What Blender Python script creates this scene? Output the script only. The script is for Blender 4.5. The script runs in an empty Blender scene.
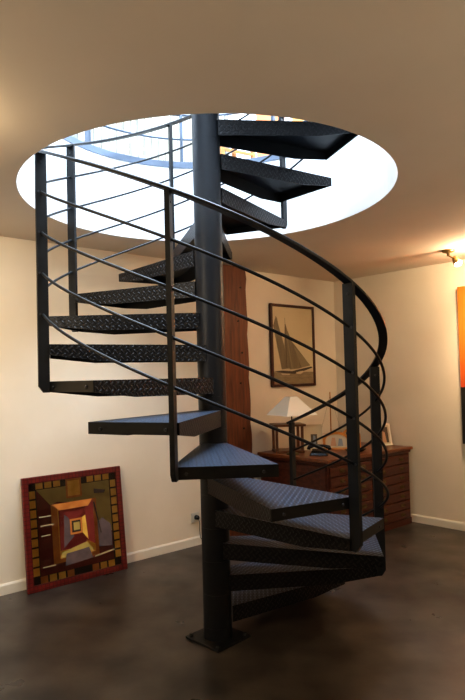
import bpy, math, random
from mathutils import Vector, Matrix
random.seed(4)
SC = bpy.context.scene
COL = SC.collection
PI = math.pi

# ------------------------------------------------------------------ helpers
class MB:
    """collects verts / faces (with material slot and optional uv) for ONE mesh"""
    def __init__(s): s.v=[]; s.f=[]; s.m=[]; s.uv=[]; s.sm=[]
    def face(s, pts, m=0, uv=None, smooth=False):
        b=len(s.v); s.v += [tuple(p) for p in pts]
        s.f.append(list(range(b,b+len(pts)))); s.m.append(m)
        s.uv.append(uv if uv else [(0,0)]*len(pts)); s.sm.append(smooth)
    def box(s, lo, hi, m=0, M=None):
        x0,y0,z0=lo; x1,y1,z1=hi
        c=[(x0,y0,z0),(x1,y0,z0),(x1,y1,z0),(x0,y1,z0),(x0,y0,z1),(x1,y0,z1),(x1,y1,z1),(x0,y1,z1)]
        if M is not None: c=[tuple(M@Vector(p)) for p in c]
        s.hexa(c,m)
    def hexa(s,c,m=0):
        b=len(s.v); s.v+=[tuple(p) for p in c]
        for q in ((0,3,2,1),(4,5,6,7),(0,1,5,4),(1,2,6,5),(2,3,7,6),(3,0,4,7)):
            s.f.append([b+i for i in q]); s.m.append(m); s.uv.append([(0,0)]*4); s.sm.append(False)
    def bar(s, p, q, w, h, m=0, up=(0,0,1)):
        p=Vector(p); q=Vector(q); d=(q-p).normalized(); u=Vector(up)
        if abs(d.dot(u))>.98: u=Vector((1,0,0))
        a=d.cross(u).normalized()*w/2; b=a.cross(d).normalized()*h/2
        s.hexa([p-a-b,p+a-b,q+a-b,q-a-b,p-a+b,p+a+b,q+a+b,q-a+b],m)
    def sweep(s, pts, prof, frames, m=0, smooth=True, cap=True):
        """prof: list of (a,b); frames: list of (A,B) vectors per point"""
        n=len(prof); b=len(s.v)
        for p,(A,B) in zip(pts,frames):
            for (x,y) in prof: s.v.append(tuple(Vector(p)+A*x+B*y))
        for i in range(len(pts)-1):
            for j in range(n):
                k=(j+1)%n
                s.f.append([b+i*n+j,b+i*n+k,b+(i+1)*n+k,b+(i+1)*n+j]); s.m.append(m); s.uv.append([(0,0)]*4); s.sm.append(smooth)
        if cap:
            for i in (0,len(pts)-1):
                ids=[b+i*n+j for j in range(n)]
                s.f.append(ids if i else ids[::-1]); s.m.append(m); s.uv.append([(0,0)]*n); s.sm.append(False)
    def tube(s, pts, r, n=10, m=0, rs=None):
        pts=[Vector(p) for p in pts]; fr=[]; prev=None
        for i,p in enumerate(pts):
            d=(pts[min(i+1,len(pts)-1)]-pts[max(i-1,0)]).normalized()
            if prev is None:
                u=Vector((0,0,1)) if abs(d.z)<.9 else Vector((1,0,0))
                A=d.cross(u).normalized()
            else:
                A=(prev-d*prev.dot(d)).normalized()
            prev=A; rr=rs[i] if rs else r
            fr.append((A*rr, d.cross(A).normalized()*rr))
        s.sweep(pts,[(math.cos(2*PI*k/n),math.sin(2*PI*k/n)) for k in range(n)],fr,m)
    def lathe(s, prof, n=32, m=0, c=(0,0,0), cap=True):
        b=len(s.v); cx,cy,cz=c
        for (r,z) in prof:
            for k in range(n):
                a=2*PI*k/n; s.v.append((cx+r*math.cos(a),cy+r*math.sin(a),cz+z))
        for i in range(len(prof)-1):
            for j in range(n):
                k=(j+1)%n
                s.f.append([b+i*n+j,b+i*n+k,b+(i+1)*n+k,b+(i+1)*n+j]); s.m.append(m); s.uv.append([(0,0)]*4); s.sm.append(True)
        if cap:
            for i in (0,len(prof)-1):
                if prof[i][0]>1e-5:
                    ids=[b+i*n+j for j in range(n)]
                    s.f.append(ids if i else ids[::-1]); s.m.append(m); s.uv.append([(0,0)]*n); s.sm.append(False)
    def build(s, name, mats, parent=None, bevel=0, loc=None, rotz=None, seg=2, fix=True):
        me=bpy.data.meshes.new(name); me.from_pydata(s.v,[],s.f)
        for mt in (mats if isinstance(mats,(list,tuple)) else [mats]): me.materials.append(mt)
        uvl=me.uv_layers.new(name='UVMap')
        for p,mi,uv,sm in zip(me.polygons,s.m,s.uv,s.sm):
            p.material_index=mi; p.use_smooth=sm
            for li,t in zip(p.loop_indices,uv): uvl.data[li].uv=t
        if fix:
            import bmesh
            bm=bmesh.new(); bm.from_mesh(me); bmesh.ops.recalc_face_normals(bm,faces=bm.faces); bm.to_mesh(me); bm.free()
        o=bpy.data.objects.new(name,me); COL.objects.link(o)
        if parent: o.parent=parent
        if loc: o.location=loc
        if rotz is not None: o.rotation_euler=(0,0,rotz)
        if bevel:
            md=o.modifiers.new('bevel','BEVEL'); md.width=bevel; md.segments=seg; md.limit_method='ANGLE'
        return o

def thing(name,label,cat,loc=(0,0,0),rotz=0,group=None,rot=None):
    o=bpy.data.objects.new(name,None); COL.objects.link(o)
    o.location=loc; o.rotation_euler=rot if rot else (0,0,rotz); o.empty_display_size=.1
    o['label']=label; o['category']=cat
    if group: o['group']=group
    return o
def tag(o,label,cat,group=None):
    o['label']=label; o['category']=cat
    if group: o['group']=group
    return o
def struct(o): o['kind']='structure'; return o

# ------------------------------------------------------------------ materials
def mat(name, col, rough=.5, metal=0, spec=.5, emis=None, es=0):
    m=bpy.data.materials.new(name); m.use_nodes=True
    b=m.node_tree.nodes['Principled BSDF']
    b.inputs['Base Color'].default_value=(*col,1); b.inputs['Roughness'].default_value=rough
    b.inputs['Metallic'].default_value=metal; b.inputs['Specular IOR Level'].default_value=spec
    if emis: b.inputs['Emission Color'].default_value=(*emis,1); b.inputs['Emission Strength'].default_value=es
    return m
def nodes(m): return m.node_tree.nodes, m.node_tree.links, m.node_tree.nodes['Principled BSDF']
def noisy(name, c1, c2, scale=5, rough=.5, metal=0, stretch=(1,1,1), bump=0, bscale=60, detail=5, spec=.5, lo=.35, hi=.65):
    m=mat(name,c1,rough,metal,spec); N,L,b=nodes(m)
    tc=N.new('ShaderNodeTexCoord'); mp=N.new('ShaderNodeMapping'); mp.inputs['Scale'].default_value=stretch
    L.new(tc.outputs['Object'],mp.inputs[0])
    n=N.new('ShaderNodeTexNoise'); n.inputs['Scale'].default_value=scale; n.inputs['Detail'].default_value=detail
    L.new(mp.outputs[0],n.inputs['Vector'])
    r=N.new('ShaderNodeValToRGB'); r.color_ramp.elements[0].color=(*c1,1); r.color_ramp.elements[1].color=(*c2,1)
    r.color_ramp.elements[0].position=lo; r.color_ramp.elements[1].position=hi
    L.new(n.outputs['Fac'],r.inputs[0]); L.new(r.outputs[0],b.inputs['Base Color'])
    if bump:
        n2=N.new('ShaderNodeTexNoise'); n2.inputs['Scale'].default_value=bscale; n2.inputs['Detail'].default_value=4
        L.new(mp.outputs[0],n2.inputs['Vector'])
        bp=N.new('ShaderNodeBump'); bp.inputs['Strength'].default_value=bump; bp.inputs['Distance'].default_value=.005
        L.new(n2.outputs['Fac'],bp.inputs['Height']); L.new(bp.outputs[0],b.inputs['Normal'])
    return m

WALL=noisy('warm_white_plaster',(.74,.655,.53),(.78,.69,.565),3,.9,bump=.08,bscale=25)
CEIL=noisy('ceiling_plaster',(.68,.60,.50),(.71,.63,.53),2,.85)
DRUM=mat('opening_white_paint',(.93,.93,.93),.9)
UPW=mat('upper_white_paint',(.92,.92,.93),.9)
TRIM=mat('baseboard_cream_paint',(.74,.68,.58),.55)
# polished concrete
FLOOR=noisy('polished_concrete',(.028,.023,.020),(.082,.067,.055),3.2,.33,detail=12,bump=.04,bscale=40,lo=.34,hi=.68)
N,L,b=nodes(FLOOR)
tc=N.new('ShaderNodeTexCoord'); n=N.new('ShaderNodeTexNoise'); n.inputs['Scale'].default_value=3.5; n.inputs['Detail'].default_value=6
L.new(tc.outputs['Object'],n.inputs['Vector'])
mr=N.new('ShaderNodeMapRange'); mr.inputs[1].default_value=.3; mr.inputs[2].default_value=.7; mr.inputs[3].default_value=.26; mr.inputs[4].default_value=.45
L.new(n.outputs['Fac'],mr.inputs[0]); L.new(mr.outputs[0],b.inputs['Roughness'])

STEEL=noisy('graphite_painted_steel',(.006,.0065,.0075),(.010,.011,.012),14,.45,.1,spec=.35)
COLM=noisy('graphite_column_paint',(.007,.008,.011),(.010,.012,.015),9,.42,.2,spec=.4)
BOLT=mat('zinc_bolt',(.05,.05,.055),.4,.6)

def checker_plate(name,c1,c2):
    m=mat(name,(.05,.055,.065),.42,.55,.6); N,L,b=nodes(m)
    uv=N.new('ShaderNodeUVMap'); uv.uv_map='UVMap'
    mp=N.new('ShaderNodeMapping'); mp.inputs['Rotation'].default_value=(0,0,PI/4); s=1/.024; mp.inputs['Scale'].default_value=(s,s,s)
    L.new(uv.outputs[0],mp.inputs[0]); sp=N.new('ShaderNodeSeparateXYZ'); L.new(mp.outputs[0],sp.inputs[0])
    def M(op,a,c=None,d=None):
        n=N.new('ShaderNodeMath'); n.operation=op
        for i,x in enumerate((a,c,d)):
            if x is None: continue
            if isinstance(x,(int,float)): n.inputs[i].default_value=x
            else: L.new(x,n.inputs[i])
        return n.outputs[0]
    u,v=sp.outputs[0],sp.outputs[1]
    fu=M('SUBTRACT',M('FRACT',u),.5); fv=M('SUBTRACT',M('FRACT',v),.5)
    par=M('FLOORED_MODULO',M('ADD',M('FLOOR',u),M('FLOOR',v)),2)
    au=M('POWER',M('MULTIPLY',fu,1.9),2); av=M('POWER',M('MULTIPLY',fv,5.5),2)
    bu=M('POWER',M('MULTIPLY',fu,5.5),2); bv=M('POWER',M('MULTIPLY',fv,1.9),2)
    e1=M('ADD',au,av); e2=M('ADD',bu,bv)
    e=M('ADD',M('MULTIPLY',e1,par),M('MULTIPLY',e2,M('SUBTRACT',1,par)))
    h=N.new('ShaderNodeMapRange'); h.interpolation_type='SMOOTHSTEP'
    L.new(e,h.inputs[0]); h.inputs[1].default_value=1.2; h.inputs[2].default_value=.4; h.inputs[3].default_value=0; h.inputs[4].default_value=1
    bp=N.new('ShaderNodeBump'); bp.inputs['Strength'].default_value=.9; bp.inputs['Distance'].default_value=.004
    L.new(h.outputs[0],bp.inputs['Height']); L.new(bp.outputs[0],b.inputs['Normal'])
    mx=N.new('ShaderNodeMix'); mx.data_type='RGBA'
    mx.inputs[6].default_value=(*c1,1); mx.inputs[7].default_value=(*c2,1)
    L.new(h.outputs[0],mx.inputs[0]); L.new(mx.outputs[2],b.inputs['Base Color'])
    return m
PLATE=checker_plate('checker_plate_top',(.026,.033,.048),(.125,.170,.255))  # blue skylight on the tread tops put into the plate colour
PLATE_S=checker_plate('checker_plate_side',(.008,.008,.009),(.020,.020,.021))  # same plate darkened; shade on the folded lips put into the colour

# ------------------------------------------------------------------ geometry constants
CX,CY=.011,3.109
RISE=.1752; ZA=6*RISE; TH0=math.radians(10.1); STEP=math.radians(25.66)
ZC=2.392; ZU=2.965; RH=.995
WA,WB=4.9477,.8124       # left/back wall  Y = WA + WB X
VA,VB=7.54,-1.12         # right wall
def pol(r,th,z): return (CX-r*math.sin(th), CY-r*math.cos(th), z)
Kx=(VA-WA)/(WB-VB); Ky=WA+WB*Kx
P_corner=(Kx,Ky); P_left=(-4.2,WA-WB*4.2); P_bl=(-4.2,-3.2); P_br=(4.6,-3.2); P_right=(4.6,VA+VB*4.6)
ROOM=[P_corner,P_left,P_bl,P_br,P_right]

# ------------------------------------------------------------------ room shell
def wall(name,p,q,z0,z1,m,t=.12):
    # slab outside the room; p->q runs with the room on its right-hand side given by centroid
    p=Vector((*p,0)); q=Vector((*q,0)); d=(q-p).normalized(); n=Vector((d.y,-d.x,0))
    if n.dot(Vector((0,1,0))-p)>0: n=-n
    b=MB(); ext=d*t
    pts=[p-ext,q+ext,q+ext+n*t,p-ext+n*t]
    b.hexa([(v.x,v.y,z0) for v in pts]+[(v.x,v.y,z1) for v in pts])
    return struct(b.build(name,m))
# walls stop short of overlapping visibly
wall('wall_left',P_left,P_corner,0,ZC+.02,WALL)
wall('wall_right',P_corner,P_right,0,ZC+.02,WALL)
wall('wall_back',P_bl,P_br,0,ZC+.02,WALL)
wall('wall_west',P_left,P_bl,0,ZC+.02,WALL)
wall('wall_east',P_br,P_right,0,ZC+.02,WALL)
b=MB()
b.box((-4.6,-3.6,-.1),(5.0,6.6,0)); struct(b.build('floor',FLOOR))

# ceiling slab with the round opening: underside, opening wall and upper floor surface
def ring_plane(mb, z, m, r, sq=(-4.6,-3.6,5.0,6.6), n=96):
    x0,y0,x1,y1=sq
    outer=[];inner=[]
    for k in range(n):
        a=2*PI*k/n; dx,dy=math.cos(a),math.sin(a)
        t=1e9
        if dx>1e-9: t=min(t,(x1-CX)/dx)
        if dx<-1e-9: t=min(t,(x0-CX)/dx)
        if dy>1e-9: t=min(t,(y1-CY)/dy)
        if dy<-1e-9: t=min(t,(y0-CY)/dy)
        outer.append((CX+dx*t,CY+dy*t,z)); inner.append((CX+dx*r,CY+dy*r,z))
    for k in range(n):
        j=(k+1)%n; mb.face([inner[k],inner[j],outer[j],outer[k]],m)
    for (sx,sy) in ((x1,y1),(x0,y1),(x0,y0),(x1,y0)):   # fill corners
        best=sorted(range(n),key=lambda k:0)
        a=math.atan2(sy-CY,sx-CX)%(2*PI); k=int(a/(2*PI/n)); j=(k+1)%n
        mb.face([outer[k],outer[j],(sx,sy,z)],m)
b=MB(); ring_plane(b,ZC,0,RH); ring_plane(b,ZU-.012,1,RH)
for k in range(96):
    a,c=2*PI*k/96,2*PI*(k+1)/96
    b.face([(CX+RH*math.cos(t),CY+RH*math.sin(t),z) for t,z in ((a,ZC),(c,ZC),(c,ZU-.012),(a,ZU-.012))],2,smooth=True)
ceiling=struct(b.build('ceiling',[CEIL,mat('upper_floor_boards',(.75,.73,.70),.6),DRUM],fix=False))

# baseboards
def baseboard(name,p,q):
    p=Vector((*p,0)); q=Vector((*q,0)); d=(q-p).normalized(); n=Vector((d.y,-d.x,0))
    if n.dot(Vector((0,1,0))-p)<0: n=-n
    b=MB(); t=.012
    b.hexa([p,q,q+n*t,p+n*t,p+Vector((0,0,.06)),q+Vector((0,0,.06)),q+n*t+Vector((0,0,.06)),p+n*t+Vector((0,0,.06))])
    b.hexa([p+Vector((0,0,.06)),q+Vector((0,0,.06)),q+n*t+Vector((0,0,.06)),p+n*t+Vector((0,0,.06)),
            p+Vector((0,0,.072)),q+Vector((0,0,.072)),q+n*t*.5+Vector((0,0,.072)),p+n*t*.5+Vector((0,0,.072))])
    return struct(b.build(name,TRIM))
baseboard('baseboard_left',P_left,P_corner)
baseboard('baseboard_right',P_corner,P_right)

# ------------------------------------------------------------------ spiral staircase
stair=thing('spiral_staircase','black steel spiral staircase with checker plate treads rising through the round ceiling opening','staircase',(CX,CY,0))
def S(p): return (p[0]-CX,p[1]-CY,p[2])
def sp(r,th,z): return S(pol(r,th,z))
# column of stacked sleeves with fine seams
RC=.0765
b=MB(); z0=.012; z=ZA-5*RISE-.10
while z0<3.9:
    z1=min(z if z>z0 else z+RISE,3.9)
    b.lathe([(RC,z0),(RC,z1-.0015)],40,cap=False); b.lathe([(RC-.002,z1-.0015),(RC-.002,z1)],40,cap=False)
    b.lathe([(RC-.002,z1-.0015),(RC,z1-.0015)],40,cap=False)
    z0=z1; z=z1+RISE
colm=b.build('central_column',COLM,stair,fix=False)
b=MB(); M45=Matrix.Rotation(math.radians(44),4,'Z'); b.box((-.125,-.125,0),(.125,.125,.012),0,M45)
bp_=b.build('base_plate',STEEL,stair,bevel=.002)
for i in range(4):
    b=MB(); a=math.radians(44+45+90*i); c=(.145*math.cos(a),.145*math.sin(a),.012)
    b.lathe([(.013,0),(.013,.003),(.010,.003),(.010,.011),(.0085,.013)],6,0,c); b.build('bolt',STEEL,bp_)

def make_tread(parent):
    """radial tread in local space: origin on the axis, +X outward, top at z=0"""
    ha=STEP/2+math.radians(1.2); RO=.878
    xo=RO*math.cos(ha); yo=RO*math.sin(ha); xi,yi=.050,.068; t=.005
    b=MB()
    top=[(xi,-yi),(xo,-yo),(xo,yo),(xi,yi)]
    b.face([(x,y,0) for x,y in top],0,[(x,y) for x,y in top])
    b.face([(x,y,-t) for x,y in top][::-1],1)
    for sgn in (1,-1):
        a=Vector((xi,yi*sgn,0)); c=Vector((xo,yo*sgn,0)); d=c-a; Lh=d.length; d.normalize()
        nrm=Vector((-d.y,d.x,0))*sgn      # outward
        st=[(0,.086),(.70,.080),(1,.050)]
        for thick,m in ((0,0),(-t,1)):
            for (s0,h0),(s1,h1) in zip(st,st[1:]):
                p0=a+d*Lh*s0+nrm*thick; p1=a+d*Lh*s1+nrm*thick
                pts=[p0,p1,p1-Vector((0,0,h1)),p0-Vector((0,0,h0))]
                uv=[(Lh*s0,0),(Lh*s1,0),(Lh*s1,-h1),(Lh*s0,-h0)]
                b.face(pts,2 if m==0 else 1,uv)
        for (s0,h0),(s1,h1) in zip(st,st[1:]):
            p0=a+d*Lh*s0-Vector((0,0,h0)); p1=a+d*Lh*s1-Vector((0,0,h1))
            b.face([p0,p1,p1-nrm*t,p0-nrm*t],1)
        p=a; b.face([p,p-nrm*t,p-nrm*t-Vector((0,0,.086)),p-Vector((0,0,.086))],1)
    # outer end lip (plain flat bar)
    b.box((xo-.006,-yo,-.050),(xo+.001,yo,-.0005),1)
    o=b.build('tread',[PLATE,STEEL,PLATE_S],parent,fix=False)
    bl=[]
    for y in (-yo*.72,yo*.72):
        m=MB(); 
        for k in range(1): m.tube([(xo,y,-.028),(xo+.007,y,-.028)],.007,8)
        bl.append(m.build('bolt',BOLT,o))
    return o,bl
proto=None
for m in range(-5,12):
    th=TH0+(m-.5)*STEP
    # outward direction at th: (-sin, -cos)  => rotation about Z
    rz=math.atan2(-math.cos(th),-math.sin(th))
    if proto is None:
        o,bl=make_tread(stair); proto=(o,bl)
    else:
        o=proto[0].copy(); COL.objects.link(o); o.parent=stair
        for q in proto[1]:
            c=q.copy(); COL.objects.link(c); c.parent=o
    o.location=(0,0,ZA+m*RISE); o.rotation_euler=(0,0,rz)

RP=.90; HH=1.0933
def hz(th): return ZA+HH+RISE*(th-TH0)/STEP
def make_post(bottom_offset,top_h):
    """flat bar with the wide side radial; local +X outward, z=0 at lower tread top"""
    b=MB(); w=.0255; t=.010; zb=-bottom_offset
    for s in (1,):
        pts=[(-w,zb),( w-.022,zb),(w,zb+.030),(w,top_h),(-w,top_h)]
        n=len(pts)
        f0=[(x,-t,z) for x,z in pts]; f1=[(x,t,z) for x,z in pts]
        b.face(f0); b.face(f1[::-1])
        for i in range(n):
            j=(i+1)%n; b.face([f0[i],f1[i],f1[j],f0[j]])
    return b.build('baluster_post',STEEL,stair,bevel=.0015,seg=1)
pp=make_post(.052,HH-.004)
posts=[]
for k in range(-3,6):
    o=pp if k==-3 else pp.copy()
    if k!=-3: COL.objects.link(o); o.parent=stair
    th=TH0+2*k*STEP; rz=math.atan2(-math.cos(th),-math.sin(th))
    zb=ZA+2*k*RISE
    o.location=sp(RP,th,zb); o.rotation_euler=(0,0,rz); posts.append((o,th,zb))
# the lowest post stands on the floor: shorten its foot
pp.data=pp.data.copy()
for v in pp.data.vertices:
    if v.co.z<.05: v.co.z=max(v.co.z,.0)
def helix(th0,th1,dz,r,n):
    return [(sp(r,th0+(th1-th0)*i/n,hz(th0+(th1-th0)*i/n)+dz),th0+(th1-th0)*i/n) for i in range(n+1)]
T0=TH0-6*STEP; T1=TH0+10*STEP
H=helix(T0-.03,T1+.02,.003,RP,220)
slope=RISE/(RP*STEP)
fr=[];pts=[]
for (p,th) in H:
    A=Vector((-math.sin(th),-math.cos(th),0)); T=Vector((-math.cos(th),math.sin(th),slope)).normalized()
    B=T.cross(A).normalized(); 
    if B.z<0: B=-B
    pts.append(p); fr.append((A,B))
w,h=.021,.007
b=MB(); b.sweep(pts,[(-w,-h),(w,-h),(w,h*.4),(w-.004,h),(-w+.004,h),(-w,h*.4)],fr,smooth=False)
b.build('handrail',STEEL,stair)
for i in range(1,5):
    b=MB(); b.tube([p for p,_ in helix(T0-.012,T1+.02,-.194*i,RP,220)],.0068,8); b.build('guard_rail',STEEL,stair)
# small rail screws on each post
sb=MB(); sb.tube([(0,.010,0),(0,.013,0)],.0055,8); sb.tube([(0,-.010,0),(0,-.013,0)],.0055,8)
sc0=None
for o,th,zb in posts:
    for i in (0,1,2,3,4):
        zz=HH-.194*i-(.05 if i==0 else 0)
        if sc0 is None: c=sc0=sb.build('screw',BOLT,o)
        else: c=sc0.copy(); COL.objects.link(c); c.parent=o
        c.location=(.014 if i else 0,0,zz)

# ------------------------------------------------------------------ upper floor edge and guard
EDGE=noisy('blue_grey_painted_steel',(.15,.19,.26),(.18,.22,.29),8,.5,.1)
b=MB(); n=96; a0,a1=0,2*PI
for (r,z0,z1) in ((RH-.004,2.925,ZU+.005),):
    for k in range(n):
        a,c=2*PI*k/n,2*PI*(k+1)/n
        P=lambda r,t,z:(CX+r*math.cos(t),CY+r*math.sin(t),z)
        b.face([P(r,a,z0),P(r,c,z0),P(r,c,z1),P(r,a,z1)],smooth=True)
        b.face([P(r,a,z0),P(r,c,z0),P(r+.004,c,z0),P(r+.004,a,z0)])
        b.face([P(r,a,z1),P(r,c,z1),P(r+.03,c,z1),P(r+.03,a,z1)])
struct(b.build('trim_1',EDGE,fix=False))
guard=thing('landing_guardrail','blue grey steel guardrail curving round the upper floor opening','railing',(CX,CY,ZU))
g0,g1=math.radians(-45),math.radians(258)     # stair angle range closed by the guard, via the back
RG=1.03
GT=[TH0+math.radians(x) for x in (62,120,160,198,236)]
GS=mat('guard_steel_blue_grey',(.10,.125,.17),.45,.4)
for th in GT:
    b=MB(); A=Vector((-math.sin(th),-math.cos(th),0)); p=A*RG
    rz=math.atan2(A.y,A.x); M=Matrix.Translation(p)@Matrix.Rotation(rz,4,'Z')
    b.box((-.022,-.009,0),(.022,.009,.95),0,M); b.build('guard_post',GS,guard,bevel=.001,seg=1)
for i,zz in enumerate((.185,.365,.545,.725,.955)):
    b=MB(); nn=100; t0,t1=GT[0],GT[-1]
    if i<4: b.tube([(-RG*math.sin(t0+(t1-t0)*k/nn),-RG*math.cos(t0+(t1-t0)*k/nn),zz) for k in range(nn+1)],.008,8); b.build('guard_bar',GS,guard)
    else:
        P_=[];F_=[]
        for k in range(nn+1):
            th=t0+(t1-t0)*k/nn; A=Vector((-math.sin(th),-math.cos(th),0)); P_.append(A*RG+Vector((0,0,zz))); F_.append((A,Vector((0,0,1))))
        b.sweep(P_,[(-.022,-.006),(.022,-.006),(.022,.006),(-.022,.006)],F_,smooth=False); b.build('handrail',GS,guard)

# upper storey walls (seen through the opening)
def offs(p,q,z0,z1,name,m,t=.12):
    return wall(name,p,q,z0,z1,m,t)
wall('wall_upper_left',P_left,P_corner,ZU-.012,ZU+2.3,UPW)
wall('wall_upper_right',P_corner,P_right,ZU-.012,ZU+2.3,UPW)
RL=math.atan2(WB,1); RR=math.atan2(VB,1)
uL=Vector((math.cos(RL),math.sin(RL),0)); nL=Vector((math.sin(RL),-math.cos(RL),0))   # n into the room
uR=Vector((math.cos(RR),math.sin(RR),0)); nR=Vector((math.sin(RR),-math.cos(RR),0))
def onL(x,z,off=0):  # point on the left wall at world X
    return Vector((x,WA+WB*x,z))+nL*off
def onR(x,z,off=0): return Vector((x,VA+VB*x,z))+nR*off
# slatted screen
SL1=mat('slat_cream',(.36,.33,.26),.7); SL2=mat('slat_grey',(.2,.2,.19),.7)
scr=thing('slatted_screen','cream vertical slat screen standing on the upper floor behind the guardrail','screen',onL(-.98,ZU-.012,.10),RL)
x=0; W_=1.42
b=MB(); b.box((0,-.01,0),(W_,.012,.05)); b.box((0,-.01,2.0),(W_,.012,2.05)); b.box((-.04,-.01,0),(0,.012,2.05)); b.box((W_,-.01,0),(W_+.04,.012,2.05)); b.build('screen_frame',SL2,scr)
b=MB(); k=0
while x<W_-.03:
    b.box((x+.006,-.006,.05),(x+.048,.006,2.0),0); x+=.064; k+=1
for q in range(60):
    xx=random.randrange(22)*.064+.055; zz=random.uniform(.1,.9)
    b.box((xx-.006,.0,zz),(xx+.006,.004,zz+random.uniform(.03,.09)),1)  # short brown vertical dashes scattered between the slats
o=b.build('slats',[SL1,mat('slat_dash_brown',(.22,.18,.14),.8)],scr); 
b=MB(); b.box((0,.008,.05),(W_,.011,2.0)); b.build('backing_sheet',mat('screen_backing',(.62,.62,.60),.8),scr)
# orange panels on the upper wall
OR1=noisy('burnt_orange_paint',(.62,.20,.07),(.72,.26,.10),4,.7); OR2=noisy('amber_orange_paint',(.80,.36,.08),(.86,.42,.11),4,.7)
UWH=mat('panel_white_edge',(.85,.85,.85),.6)
t=thing('wall_canvas','tall burnt orange canvas on the upper floor wall, left of the amber one','canvas',onL(.47,ZU+.25,.035),RL)
b=MB(); b.box((0,-.0,0),(.40,.03,1.6)); b.build('canvas_face',OR1,t); b=MB(); b.box((-.025,-.004,0),(-.001,.03,1.6)); b.build('edge_strip',UWH,t)
t=thing('wall_canvas','tall amber orange canvas on the upper floor wall, nearest the corner','canvas',onL(.86,ZU+.25,.035),RL)
b=MB(); b.box((0,0,0),(.42,.03,1.6)); b.build('canvas_face',OR2,t); b=MB(); b.box((-.02,-.004,0),(-.001,.03,1.6)); b.build('edge_strip',UWH,t)
# wooden stool upstairs
OAK=noisy('honey_wood',(.42,.17,.05),(.55,.25,.08),6,.5,stretch=(1,1,8))
t=thing('wooden_stool','small honey wood stool on the upper floor behind the column','stool',(.20,4.62,ZU-.012),.5)
b=MB(); b.box((-.16,-.16,.42),(.16,.16,.45)); b.build('seat',OAK,t,bevel=.006)
for sx in (-1,1):
    for sy in (-1,1):
        b=MB(); b.bar((sx*.16,sy*.16,0),(sx*.13,sy*.13,.42),.032,.032); b.build('leg',OAK,t,bevel=.003,seg=1)
b=MB()
for sx in (-1,1): b.bar((sx*.15,-.15,.18),(sx*.15,.15,.18),.02,.02); b.bar((-.15,sx*.15,.24),(.15,sx*.15,.24),.02,.02)
b.build('stretcher',OAK,t)

# ------------------------------------------------------------------ timber post against the wall
TIMB=noisy('old_red_brown_timber',(.055,.013,.004),(.20,.055,.014),5,.55,stretch=(6,6,.7),bump=.5,bscale=14,detail=8,lo=.25,hi=.75)
t=thing('timber_post','rough red brown old timber post standing against the wall right behind the column','timber post',onL(.035,0,.10),RL)
b=MB()
NZ=24; rows=[]
for i in range(NZ+1):
    z=i/NZ*(ZC-.005); f=1-i/NZ
    xr=.318-.0+.040*f+.006*math.sin(i*1.7)+.004*math.sin(i*3.1); xl=.004*math.sin(i*1.3)
    rows.append([(xl,0,z),(xl,.088,z),(xr,.088,z),(xr,.004,z),(xr-.012,0,z),(xl+.012+.0,-.004,z)])
nn=len(rows[0]); base=len(b.v)
for r_ in rows: b.v+=r_
for i in range(NZ):
    for j in range(nn):
        k=(j+1)%nn; b.f.append([base+i*nn+j,base+i*nn+k,base+(i+1)*nn+k,base+(i+1)*nn+j]); b.m.append(0); b.uv.append([(0,0)]*4); b.sm.append(False)
for i in (0,NZ):
    b.f.append([base+i*nn+j for j in range(nn)]); b.m.append(0); b.uv.append([(0,0)]*nn); b.sm.append(False)
b.build('post_body',TIMB,t)
IRON=mat('dark_iron',(.03,.022,.018),.6,.6); b=MB(); b.tube([(0,-.001,0),(0,-.008,0)],.009,7); nl=b.build('nail_head',IRON,t)
for z in (.55,.95,1.35,1.62,1.9,2.2):
    if z>.6: nl=nl.copy(); COL.objects.link(nl)
    nl.location=(.23+.02*math.sin(z*9),0,z)

# ------------------------------------------------------------------ plan chest (map drawers)
CHW=noisy('dark_red_mahogany',(.045,.009,.004),(.10,.022,.008),4,.38,stretch=(1,6,9),detail=7,lo=.3,hi=.7)
CHT=noisy('mahogany_top',(.12,.036,.012),(.21,.07,.024),3,.32,stretch=(1.2,9,9),detail=7,lo=.3,hi=.7)
BRASS=mat('aged_brass',(.16,.12,.05),.45,.8)
HT=.716; LC=1.215; DC=.79
chest=thing('plan_chest','low dark red mahogany plan chest of shallow drawers in the room corner','chest of drawers',(.928,4.605,0),RL)
b=MB()
b.box((.02,.012,.06),(LC-.02,DC,HT-.028)); 
b.build('carcass',CHW,chest)
b=MB(); b.box((.012,.004,0),(LC-.012,DC,.06)); b.build('plinth',CHW,chest,bevel=.004)
b=MB(); b.box((-.015,-.02,HT-.028),(LC+.005,DC+.005,HT)); b.build('worktop',CHT,chest,bevel=.006)
b=MB(); b.box((-.002,-.006,HT-.052),(LC-.008,DC,HT-.028)); b.build('cornice',CHW,chest,bevel=.008)
NR=7; zb0=.068; zt0=HT-.058; dh=(zt0-zb0)/NR; cw=(LC-.04-.03)/2
def drawer():
    m=MB(); m.box((0,-.004,0),(cw-.012,.02,dh-.010)); d=m.build('drawer',CHW,chest,bevel=.003)
    hs=[]
    for xx in (.26*cw,.76*cw):
        m=MB(); zc=(dh-.01)/2
        m.box((xx-.028,-.0065,zc-.014),(xx+.028,-.004,zc+.016))
        m.tube([(xx-.020,-.006,zc+.004),(xx-.018,-.018,zc-.004),(xx,-.020,zc-.008),(xx+.018,-.018,zc-.004),(xx+.020,-.006,zc+.004)],.0035,6)
        hs.append(m.build('handle',BRASS,d))
    return d,hs
d0=None
for c in range(2):
    for r_ in range(NR):
        if d0 is None: d,hs=d0=drawer()
        else:
            d=d0[0].copy(); COL.objects.link(d); d.parent=chest
            for q in d0[1]: e=q.copy(); COL.objects.link(e); e.parent=d
        d.location=(.032+c*(cw+.006),0,zb0+r_*dh)
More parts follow.
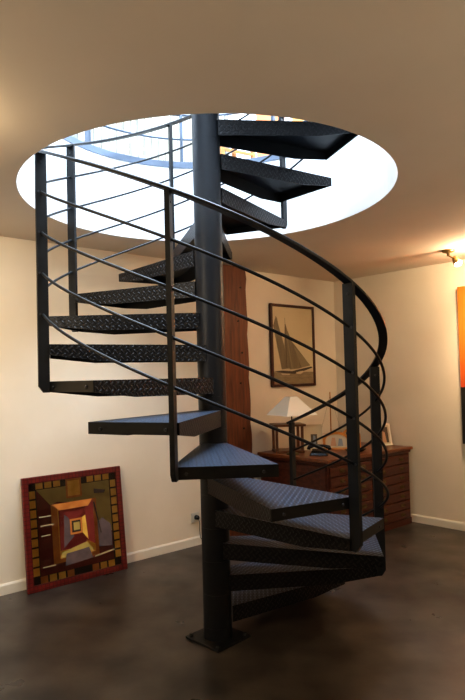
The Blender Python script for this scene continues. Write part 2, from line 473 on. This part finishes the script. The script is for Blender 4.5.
# end panel mouldings
b=MB()
for (y0,y1,z0,z1) in ((.03,.09,.07,HT-.06),(.70,.76,.07,HT-.06),(.09,.70,.07,.13),(.09,.70,HT-.12,HT-.06),(.37,.42,.13,HT-.12)):
    b.box((.012,y0,z0),(.0205,y1,z1))
b.build('end_panel_frame',CHW,chest,bevel=.002,seg=1)

cuL=Vector((math.cos(RL),math.sin(RL),0)); cnW=Vector((-math.sin(RL),math.cos(RL),0))
def onchest(x,y,z=0): return Vector((.928,4.605,HT+z))+cuL*x+cnW*y

# --- things on the chest
# open wooden lantern-like stand
WAL=noisy('walnut_dark',(.09,.032,.012),(.16,.06,.022),6,.4,stretch=(5,5,1))
t=thing('wooden_stand','open square dark wood stand on the chest behind the lamp stem','stand',onchest(.185,.60),math.radians(4))
b=MB(); b.box((-.13,-.10,.0),(.13,.10,.022)); b.build('base_board',WAL,t,bevel=.003)
b=MB(); b.box((-.145,-.115,.235),(.145,.115,.255)); b.build('top_board',WAL,t,bevel=.003)
for sx in (-1,1):
    for sy in (-1,1):
        b=MB(); b.box((sx*.115-.011,sy*.085-.011,.022),(sx*.115+.011,sy*.085+.011,.235)); b.build('leg',WAL,t)
# table lamp with square shade
t=thing('table_lamp','table lamp with wide pale square tapering shade on a thin brass stem','lamp',onchest(.085,.45),math.radians(27))
b=MB(); b.lathe([(.055,0),(.055,.008),(.045,.014),(.015,.020),(.008,.03)],24); b.build('base',BRASS,t)
b=MB(); b.lathe([(.006,.025),(.006,.34),(.010,.345),(.010,.37)],12); b.build('stem',BRASS,t)
SH=mat('lamp_shade_linen',(.80,.78,.72),.9,emis=(1,.86,.6),es=.04)
b=MB(); s0,s1,z0,z1=.160,.038,.345,.505
def sq(s,z): return [(-s,-s,z),(s,-s,z),(s,s,z),(-s,s,z)]
A_,B_=sq(s0,z0),sq(s1,z1); A2,B2=sq(s0-.004,z0),sq(s1-.003,z1)
for i in range(4):
    j=(i+1)%4; b.face([A_[i],A_[j],B_[j],B_[i]]); b.face([A2[j],A2[i],B2[i],B2[j]]); b.face([A_[i],A2[i],A2[j],A_[j]]); b.face([B_[i],B_[j],B2[j],B2[i]])
b.build('lamp_shade',SH,t,fix=False)
b=MB()
for i in range(4): b.bar((0,0,.40),Vector(A2[i])*.55+Vector(B2[i])*.45,.003,.003)
b.build('shade_spider',BRASS,t)
b=MB(); b.lathe([(.010,.37),(.018,.385),(.028,.42),(.020,.455),(0.002,.465)],14); b.build('bulb',mat('opal_bulb',(.9,.88,.8),.3),t)

# framed pictures / photographs leaning on the chest
CREAM=mat('cream_mount',(.62,.55,.40),.7); PHD=mat('photo_dark_tones',(.10,.08,.06),.4); PHL=mat('photo_light_tones',(.60,.55,.45),.4)
PHB=mat('photo_blue_grey_tones',(.22,.28,.36),.4); SKN=mat('photo_skin_tones',(.55,.32,.20),.4)
ORW=noisy('orange_varnished_wood',(.48,.19,.035),(.60,.26,.05),8,.35)
def photo(name,label,loc,rz,w,h,fw,fm,layers,lean=.20,arch=False,grp=None,mount=CREAM):
    t=thing(name,label,'photo frame',loc,rot=(-lean,0,rz),group=grp)
    b=MB(); d=.014
    if arch:
        out=[(-w/2,0)]+[(w/2*-math.cos(a),h*.55+h*.45*math.sin(a)) for a in [PI*i/14 for i in range(15)]]+[(w/2,0)]
        cx_,cz_=0,h*.45
        inn=[(x*(1-2*fw/w),cz_+(z-cz_)*(1-2*fw/h)) for x,z in out]
    else:
        out=[(-w/2,0),(-w/2,h),(w/2,h),(w/2,0)]; inn=[(-w/2+fw,fw),(-w/2+fw,h-fw),(w/2-fw,h-fw),(w/2-fw,fw)]
    n=len(out)
    for i in range(n):
        j=(i+1)%n
        o0,o1,i0,i1=out[i],out[j],inn[i],inn[j]
        b.hexa([(o0[0],0,o0[1]),(o1[0],0,o1[1]),(o1[0],-d,o1[1]),(o0[0],-d,o0[1]),(i0[0],0,i0[1]),(i1[0],0,i1[1]),(i1[0],-d*.8,i1[1]),(i0[0],-d*.8,i0[1])])
    b.build('frame',fm,t)
    b=MB(); b.face([(x,-.004,z) for x,z in inn],0)
    mats=[mount]
    for k,(poly,m) in enumerate(layers):
        mats.append(m); b.face([(x*w,-.0045-.0003*k,z*h) for x,z in poly],k+1)
    b.build('print',mats,t,fix=False)
    b=MB(); b.bar((0,.004,h*.55),(0,.10*h/.2,.10*h/.2*math.tan(lean)+.004),.05,.003)
    b.build('easel_back',PHD,t)
    return t
def R4(x0,z0,x1,z1): return [(x0,z0),(x1,z0),(x1,z1),(x0,z1)]
photo('photo_frame','cream mounted photo leaning on the chest right of the wooden stand',onchest(.42,.50),RL*-.1,.17,.235,.012,CREAM,
      [(R4(-.12,.22,.22,.62),PHD),([(-.02,.25),(.16,.25),(.12,.55),(.02,.58)],PHB)],lean=.22)
photo('photo_frame','arched orange wood frame with two faces, in front of the model boat',onchest(.575,.36),math.radians(-8),.24,.165,.022,ORW,
      [(R4(-.34,.2,.34,.75),PHL),([(-.22,.2),(0,.2),(-.04,.66),(-.16,.68)],SKN),([(.05,.2),(.26,.2),(.22,.6),(.1,.62)],PHB)],lean=.2,arch=True)
photo('photo_frame','arched orange wood frame with dark portrait, beside the near railing post',onchest(.80,.36),math.radians(-12),.17,.185,.02,ORW,
      [(R4(-.3,.15,.3,.8),PHD),([(-.14,.15),(.16,.15),(.12,.55),(-.06,.6)],SKN)],lean=.2,arch=True)
photo('photo_frame','white framed portrait photo standing at the right end of the chest',onchest(1.10,.20),math.radians(20),.16,.21,.016,mat('white_frame_paint',(.75,.70,.58),.5),
      [(R4(-.32,.14,.32,.84),PHD),([(-.15,.14),(.15,.14),(.10,.60),(-.05,.66)],SKN)],lean=.2)
photo('photo_frame','small pale photo card leaning behind the arched frames',onchest(.62,.70),math.radians(0),.13,.17,.010,CREAM,
      [(R4(-.3,.2,.3,.75),PHL)],lean=.2)
# dark camera-like sunglass case object: telephone handset on cradle
t=thing('telephone','small black telephone with handset lying on the chest beside the cream photo','telephone',onchest(.20,.25),math.radians(-15))
BLK=mat('black_plastic',(.012,.012,.014),.25)
b=MB(); b.hexa([(-.08,-.06,0),(.08,-.06,0),(.08,.06,0),(-.08,.06,0),(-.06,-.045,.025),(.06,-.045,.025),(.06,.045,.05),(-.06,.045,.05)]); b.build('base',BLK,t,bevel=.006)
b=MB(); b.tube([(-.09,.02,.045),(-.085,.02,.065),(-.04,.02,.078),(.04,.02,.078),(.085,.02,.065),(.09,.02,.045)],.014,10,rs=[.018,.018,.011,.011,.018,.018]); b.build('handset',BLK,t)
# model sailboat
t=thing('model_sailboat','small wooden model sailboat with tall thin mast on the chest','model boat',onchest(.80,.60),math.radians(15))
b=MB(); NS=10; base=0; rings=[]
for i in range(NS+1):
    s=i/NS*2-1; w_=.030*(1-abs(s)**2.2)+.0015; x_=s*.13
    rings.append([(x_,-w_,.075),(x_,-w_*.7,.045),(x_,0,.03+.012*s*s),(x_,w_*.7,.045),(x_,w_,.075)])
for i in range(NS):
    for j in range(4): b.face([rings[i][j],rings[i][j+1],rings[i+1][j+1],rings[i+1][j]],smooth=True)
    b.face([rings[i][0],rings[i][4],rings[i+1][4],rings[i+1][0]])
b.build('hull',ORW,t)
b=MB(); b.tube([(0,0,.07),(0,0,.52)],.0055,6); b.tube([(0,0,.12),(-.11,0,.115)],.002,6); b.build('mast',OAK,t)
b=MB(); b.box((-.05,-.03,0),(-.04,.03,.042)); b.box((.04,-.03,0),(.05,.03,.042)); b.bar((-.05,0,.006),(.05,0,.006),.012,.01); b.build('cradle',WAL,t)
b=MB()
for q in ((.128,0,.078),(-.128,0,.078)): b.tube([(0,0,.49),q],.0008,4)
b.build('rigging',BLK,t)
# dark tray / low objects in front of frames
t=thing('trinket_dish','low dark oval dish on the chest in front of the arched orange frames','dish',onchest(.56,.14),math.radians(20))
b=MB(); b.lathe([(.04,0),(.06,.004),(.085,.02),(.09,.024),(.084,.022),(.055,.008),(.0,.006)],24); o=b.build('bowl',BLK,t); o.scale=(1.2,.7,1)
b=MB(); b.tube([(-.04,-.01,.014),(0,.012,.018),(.04,0,.014)],.006,8); b.build('rim_bead',BRASS,t)

# ------------------------------------------------------------------ sailing picture on the left/back wall
FRB=mat('dark_mahogany_frame',(.055,.014,.008),.3)
SEP=noisy('sepia_paper',(.62,.53,.36),(.68,.58,.40),2,.35)
S1=noisy('sepia_sail',(.20,.16,.095),(.25,.20,.12),5,.45,stretch=(6,6,1)); S2=mat('sepia_sail_light',(.30,.245,.15),.45); S3=mat('sepia_dark',(.06,.045,.03),.45); S4=noisy('sepia_sea',(.26,.20,.12),(.36,.29,.18),9,.45,stretch=(1,1,6))
PW,PH=.625,.80
t=thing('framed_sailing_print','sepia picture of a sailing yacht in a dark red frame above the chest','picture',onL(.575,1.30,.030),RL)
def frame_mb(w,h,fw,d):
    b=MB()
    b.box((0,0,0),(fw,d,h)); b.box((w-fw,0,0),(w,d,h)); b.box((fw,0,0),(w-fw,d,fw)); b.box((fw,0,h-fw),(w-fw,d,h)); return b
frame_mb(PW,PH,.026,.028).build('frame',FRB,t,bevel=.003)
b=MB(); y=.012
b.face([(.026,y,.026),(PW-.026,y,.026),(PW-.026,y,PH-.026),(.026,y,PH-.026)],0)
def q(pts,m,dy):
    # pts in 0..1 fractions of the paper (x right, y down) as on the wall
    b.face([(.026+(PW-.052)*px,y-dy,PH-.026-(PH-.052)*py) for px,py in pts],m)
q([(0,.845),(1,.845),(1,1),(0,1)],4,.0004)
q([(.09,.12),(.12,.155),(.33,.80),(.20,.81),(.10,.50),(.02,.25)],1,.0008)
q([(.09,.12),(.13,.20),(.42,.80),(.24,.80),(.16,.5),(.06,.2)],1,.001)
q([(.30,.22),(.32,.22),(.36,.30),(.64,.80),(.40,.81),(.28,.50)],1,.0012)
q([(.36,.30),(.46,.44),(.52,.48),(.92,.76),(.62,.80)],1,.0014)
q([(.50,.50),(.92,.755),(.70,.79)],2,.0016)
q([(.335,.40),(.36,.40),(.47,.80),(.44,.80)],2,.0017)
q([(0,.835),(.2,.825),(.45,.835),(.60,.815),(.95,.775),(.98,.79),(.74,.835),(.5,.87),(.22,.855)],3,.0019)
q([(.55,.85),(.72,.83),(.76,.84),(.66,.875),(.56,.87)],0,.0021); q([(.18,.86),(.40,.87),(.38,.885),(.2,.88)],0,.0021)
q([(.300,.14),(.306,.14),(.33,.8),(.318,.8)],3,.0022)
b.build('print',[SEP,S1,S2,S3,S4],t,fix=False)
GL=bpy.data.materials.new('picture_glass'); GL.use_nodes=True; N,L,bb=nodes(GL)
N.remove(bb); out=N['Material Output']; mx=N.new('ShaderNodeMixShader'); tr=N.new('ShaderNodeBsdfTransparent'); gl=N.new('ShaderNodeBsdfGlossy'); gl.inputs['Roughness'].default_value=.03
fz=N.new('ShaderNodeFresnel'); fz.inputs['IOR'].default_value=1.45
L.new(fz.outputs[0],mx.inputs[0]); L.new(tr.outputs[0],mx.inputs[1]); L.new(gl.outputs[0],mx.inputs[2]); L.new(mx.outputs[0],out.inputs[0])
b=MB(); b.face([(.026,.006,.026),(PW-.026,.006,.026),(PW-.026,.006,PH-.026),(.026,.006,PH-.026)]); b.build('glass',GL,t,fix=False)

# ------------------------------------------------------------------ abstract painting leaning at the left
A0=Vector((-1.221,3.799,0)); A1=Vector((-.633,4.275,0)); dv=(A1-A0); PWD=dv.length; rz=math.atan2(dv.y,dv.x)
tilt=.112
RED=noisy('dark_red_lacquer',(.13,.010,.010),(.20,.020,.016),20,.35); REDD=mat('red_groove',(.04,.006,.006),.6)
YEL=noisy('ochre_yellow',(.75,.44,.07),(.92,.60,.13),12,.5); ORG=noisy('rust_orange',(.55,.19,.04),(.66,.28,.07),12,.5)
MAR=noisy('maroon_field',(.17,.018,.016),(.24,.034,.026),8,.5); OLV=noisy('olive_field',(.40,.31,.09),(.50,.39,.12),8,.5)
BLU=noisy('slate_violet',(.10,.075,.085),(.16,.12,.13),10,.5); BRN=mat('deep_brown',(.035,.02,.012),.6); SND=noisy('sand_line',(.42,.34,.20),(.5,.4,.25),10,.6)
REDN=noisy('notched_red_lacquer',(.10,.008,.008),(.16,.016,.012),20,.35); N,L,bb=nodes(REDN)
tc=N.new('ShaderNodeTexCoord'); sx=N.new('ShaderNodeSeparateXYZ'); L.new(tc.outputs['Object'],sx.inputs[0])
gs=[]
for k in (0,2):
    a=N.new('ShaderNodeMath'); a.operation='PINGPONG'; L.new(sx.outputs[k],a.inputs[0]); a.inputs[1].default_value=.0135
    c=N.new('ShaderNodeMath'); c.operation='GREATER_THAN'; L.new(a.outputs[0],c.inputs[0]); c.inputs[1].default_value=.0115; gs.append(c)
a=N.new('ShaderNodeMath'); a.operation='MAXIMUM'; L.new(gs[0].outputs[0],a.inputs[0]); L.new(gs[1].outputs[0],a.inputs[1])
mx=N.new('ShaderNodeMix'); mx.data_type='RGBA'; L.new(a.outputs[0],mx.inputs[0]); L.new(bb.inputs['Base Color'].links[0].from_socket,mx.inputs[6]); mx.inputs[7].default_value=(.05,.006,.006,1); L.new(mx.outputs[2],bb.inputs['Base Color'])
t=thing('framed_abstract_painting','square red framed painting of nested squares leaning on the wall at the left','painting',A0-dv.normalized()*.012+Vector((0,0,.002)),rot=(-tilt,0,rz))
S_=PWD; fw=.045
frame_mb(S_,S_,fw,.028).build('frame',REDN,t,bevel=.004)
b=MB(); mats=[BRN,YEL,ORG,MAR,OLV,BLU,SND,RED]
y=.014; I=S_-2*fw; lay=[0]
def p(pts,m):
    lay[0]+=1; b.face([(fw+I*px,y-.00025*lay[0],fw+I*(1-py)) for px,py in pts],m)
def r(x0,y0,x1,y1,m): p([(x0,y0),(x1,y0),(x1,y1),(x0,y1)],m)
r(0,0,1,1,0)
r(.08,.07,.92,.93,3)                       # maroon field
p([(.08,.07),(.92,.07),(.92,.62),(.76,.62),(.70,.28),(.30,.22),(.22,.24)],4)    # olive upper/right
p([(.08,.16),(.22,.27),(.24,.80),(.10,.90)],3)
# border blocks (yellow dashes)
for i in range(9):
    a=.075+i*.0955; w_=.078
    r(.0,a,.068,a+w_,1); r(.932,a,1,a+w_,1)
    if i not in(4,5): r(a,.932,a+w_,1,1 if i%3 else 2)
    if i not in (3,4,5): r(a,.0,a+w_,.062,1)
r(.40,.0,.58,.20,2); r(.42,.02,.56,.18,1); 
r(.22,.24,.74,.84,2); r(.29,.28,.70,.80,1); r(.30,.31,.60,.72,3)
p([(.60,.30),(.70,.24),(.70,.72),(.60,.66)],3); p([(.24,.24),(.70,.24),(.64,.31),(.31,.31)],2)
p([(.31,.74),(.60,.68),(.68,.78),(.30,.80)],4)
p([(.36,.36),(.46,.44),(.46,.60),(.34,.70)],5); p([(.36,.34),(.58,.34),(.54,.42),(.42,.42)],3)
r(.42,.42,.56,.58,2); r(.44,.44,.54,.56,0); r(.46,.46,.53,.54,4); p([(.56,.42),(.60,.40),(.62,.66),(.56,.58)],1)
p([(.74,.50),(.80,.46),(.90,.55),(.90,.78),(.74,.76)],5); p([(.36,.76),(.62,.74),(.66,.86),(.34,.88)],5)
for (x0,y0,x1) in ((.09,.34,.22),(.10,.43,.24),(.10,.53,.20),(.10,.84,.24)): r(x0,y0,x1,y0+.012,6)
p([(.68,.845),(.78,.83),(.92,.815),(.92,.83),(.78,.85),(.68,.86)],6); p([(.72,.14),(.86,.17),(.84,.20),(.72,.19)],0)
p([(.70,.28),(.715,.28),(.78,.62),(.765,.62)],0)
b.build('painted_panel',mats,t,fix=False)
b=MB(); b.face([(fw,.004,fw),(S_-fw,.004,fw),(S_-fw,.004,S_-fw),(fw,.004,S_-fw)]); b.build('glass',GL,t,fix=False)
b=MB(); b.box((fw*.5,.0281,fw*.5),(S_-fw*.5,.032,S_-fw*.5)); b.build('backing_board',BRN,t)

# ------------------------------------------------------------------ orange / black canvas on the right wall
CO=mat('canvas_orange',(.85,.25,.02),.6); N,L,b_=nodes(CO)
tc=N.new('ShaderNodeTexCoord'); sx=N.new('ShaderNodeSeparateXYZ'); L.new(tc.outputs['Object'],sx.inputs[0])
nz=N.new('ShaderNodeTexNoise'); nz.inputs['Scale'].default_value=4; nz.inputs['Detail'].default_value=6; L.new(tc.outputs['Object'],nz.inputs['Vector'])
ad=N.new('ShaderNodeMath'); ad.operation='MULTIPLY_ADD'; L.new(nz.outputs['Fac'],ad.inputs[0]); ad.inputs[1].default_value=.5; L.new(sx.outputs[2],ad.inputs[2])
rp=N.new('ShaderNodeValToRGB'); rp.color_ramp.elements[0].position=.75; rp.color_ramp.elements[0].color=(.62,.07,.015,1); rp.color_ramp.elements[1].position=1.35; rp.color_ramp.elements[1].color=(.74,.17,.012,1)
L.new(ad.outputs[0],rp.inputs[0]); L.new(rp.outputs[0],b_.inputs['Base Color'])
t=thing('large_canvas','large unframed canvas painted orange above black, hanging on the right wall','canvas',onR(2.235,.772,.045),RR)
b=MB(); b.box((0,0,.495),(1.0,.04,1.378)); b.build('orange_field',CO,t)
b=MB(); b.box((0,0,0),(1.0,.04,.495)); b.build('black_field',noisy('canvas_black',(.010,.008,.007),(.02,.016,.014),6,.5),t)

# ------------------------------------------------------------------ wall socket with plug
t=thing('wall_socket','white wall socket with black plug and cord, low on the wall left of the column','socket',onL(-.155,.235,.0),RL)
PLS=mat('white_plastic',(.62,.58,.50),.4)
b=MB(); b.box((-.04,-.009,-.04),(.04,-.0005,.04)); b.build('cover_plate',PLS,t,bevel=.003)
b=MB(); b.tube([(.008,-.009,0),(.008,-.030,0),(.008,-.042,-.004)],.019,12,rs=[.021,.019,.012]); b.build('plug',BLK,t)
b=MB(); b.tube([(.008,-.042,-.004),(.010,-.052,-.04),(.02,-.04,-.11),(.035,-.026,-.17),(.07,-.022,-.215),(.2,-.022,-.228),(.4,-.022,-.230)],.003,6); b.build('cord',BLK,t)

# ------------------------------------------------------------------ ceiling spotlight at the right
SPX,SPY=1.96,4.60
t=thing('ceiling_spotlight','small lit brass ceiling spotlight beside the large orange and black canvas','spotlight',(SPX,SPY,ZC))
BR2=mat('warm_brass',(.30,.20,.08),.35,.9)
b=MB(); b.lathe([(.05,0),(.05,-.012),(.035,-.022),(.012,-.026),(.012,-.05)],24); b.build('ceiling_rose',BR2,t)
aim=Vector((.30,-.42,-.85)).normalized()
hb=Vector((.05,-.01,-.075))
b=MB(); b.tube([(0,0,-.045),hb],.006,8); b.build('arm',BR2,t)
b=MB(); b.tube([hb-aim*.02,hb,hb+aim*.05],.03,16,rs=[.014,.026,.034]); hd=b.build('lamp_head',BR2,t)
b=MB(); b.tube([hb+aim*.051,hb+aim*.056,hb+aim*.068],.03,16,rs=[.032,.030,.012]); b.build('bulb',mat('lit_halogen_bulb',(1,1,1),.3,emis=(1,.85,.6),es=90),hd)

# ------------------------------------------------------------------ lights
def area(name,loc,tgt,size,power,col,sy=None,spread=None):
    l=bpy.data.lights.new(name,'AREA'); l.size=size; l.energy=power; l.color=col
    if sy: l.shape='RECTANGLE'; l.size_y=sy
    if spread: l.spread=spread
    o=bpy.data.objects.new(name,l); COL.objects.link(o); o.location=loc
    o.rotation_euler=(Vector(tgt)-Vector(loc)).to_track_quat('-Z','Y').to_euler(); return o
def point(name,loc,power,col,r=.08):
    l=bpy.data.lights.new(name,'POINT'); l.energy=power; l.color=col; l.shadow_soft_size=r
    o=bpy.data.objects.new(name,l); COL.objects.link(o); o.location=loc; return o
def spot(name,loc,tgt,power,col,ang=100,blend=.6,r=.05):
    l=bpy.data.lights.new(name,'SPOT'); l.energy=power; l.color=col; l.spot_size=math.radians(ang); l.spot_blend=blend; l.shadow_soft_size=r
    o=bpy.data.objects.new(name,l); COL.objects.link(o); o.location=loc
    o.rotation_euler=(Vector(tgt)-Vector(loc)).to_track_quat('-Z','Y').to_euler(); return o
COOL=(.66,.82,1.0); WARM=(1,.76,.48)
area('skylight',(CX+.2,CY-.2,5.6),(CX,CY,2.6),2.6,720,COOL)
area('upper_cool_light',(-.5,.5,4.6),(.4,4.6,3.4),2.2,30,COOL)  # unseen cool area light aimed at the upper back wall
# warm spots
point('ceiling_spot_glow',(SPX+.18,SPY-.16,ZC-.10),24,WARM,.04)
spot('ceiling_spot_beam',(SPX+.12,SPY-.08,ZC-.12),onR(2.9,1.3),75,WARM,150,.8)
# left ceiling spot out of view, then added unseen warm fills
YW=(1,.85,.64)
point('left_ceiling_spot_glow',(-1.02,2.0,ZC-.12),5,WARM,.04)
spot('left_ceiling_spot_beam',(-1.25,2.1,ZC-.12),(-1.9,3.6,1.0),75,YW,120,.9)
area('left_wall_fill',(-2.6,.9,2.25),(-1.3,4.1,1.8),.6,26,YW)  # added unseen fill that brightens the left wall
area('left_ceiling_fill',(-2.4,-.6,1.6),(-2.2,-.5,3),.5,62,YW)  # added unseen fill facing up, lifts the ceiling at left rear
area('right_ceiling_fill',(3.0,.9,1.6),(2.9,1,3),.5,66,(1,.84,.62))  # added upward fill out of view, brightens the right of the ceiling
area('middle_ceiling_fill',(.6,-.9,1.6),(.6,-.6,3),.5,18,YW)  # weaker added fill behind the camera, also aimed at the ceiling
w=bpy.data.worlds.new('bright_overcast'); SC.world=w; w.use_nodes=True
bg=w.node_tree.nodes['Background']; bg.inputs[0].default_value=(.86,.93,1,1); bg.inputs[1].default_value=.9

# ------------------------------------------------------------------ camera
f,pt,rl=569.63,math.radians(1.5221),math.radians(-1.4048)
F=Vector((0,math.cos(pt),math.sin(pt))); U=Vector((0,-math.sin(pt),math.cos(pt))); Rt=Vector((1,0,0))
R2=Rt*math.cos(rl)+U*math.sin(rl); U2=-Rt*math.sin(rl)+U*math.cos(rl)
cam=bpy.data.cameras.new('camera'); co=bpy.data.objects.new('camera',cam); COL.objects.link(co)
Mx=Matrix(((R2.x,U2.x,-F.x,0),(R2.y,U2.y,-F.y,0),(R2.z,U2.z,-F.z,1.3965),(0,0,0,1))); co.matrix_world=Mx
cam.sensor_fit='HORIZONTAL'; cam.sensor_width=36; cam.lens=f/465*36
cam.shift_x=23.1/465; cam.shift_y=13.5/465; cam.clip_start=.05
SC.camera=co
SC.view_settings.view_transform='Standard'; SC.view_settings.look='Medium High Contrast'; SC.view_settings.exposure=0
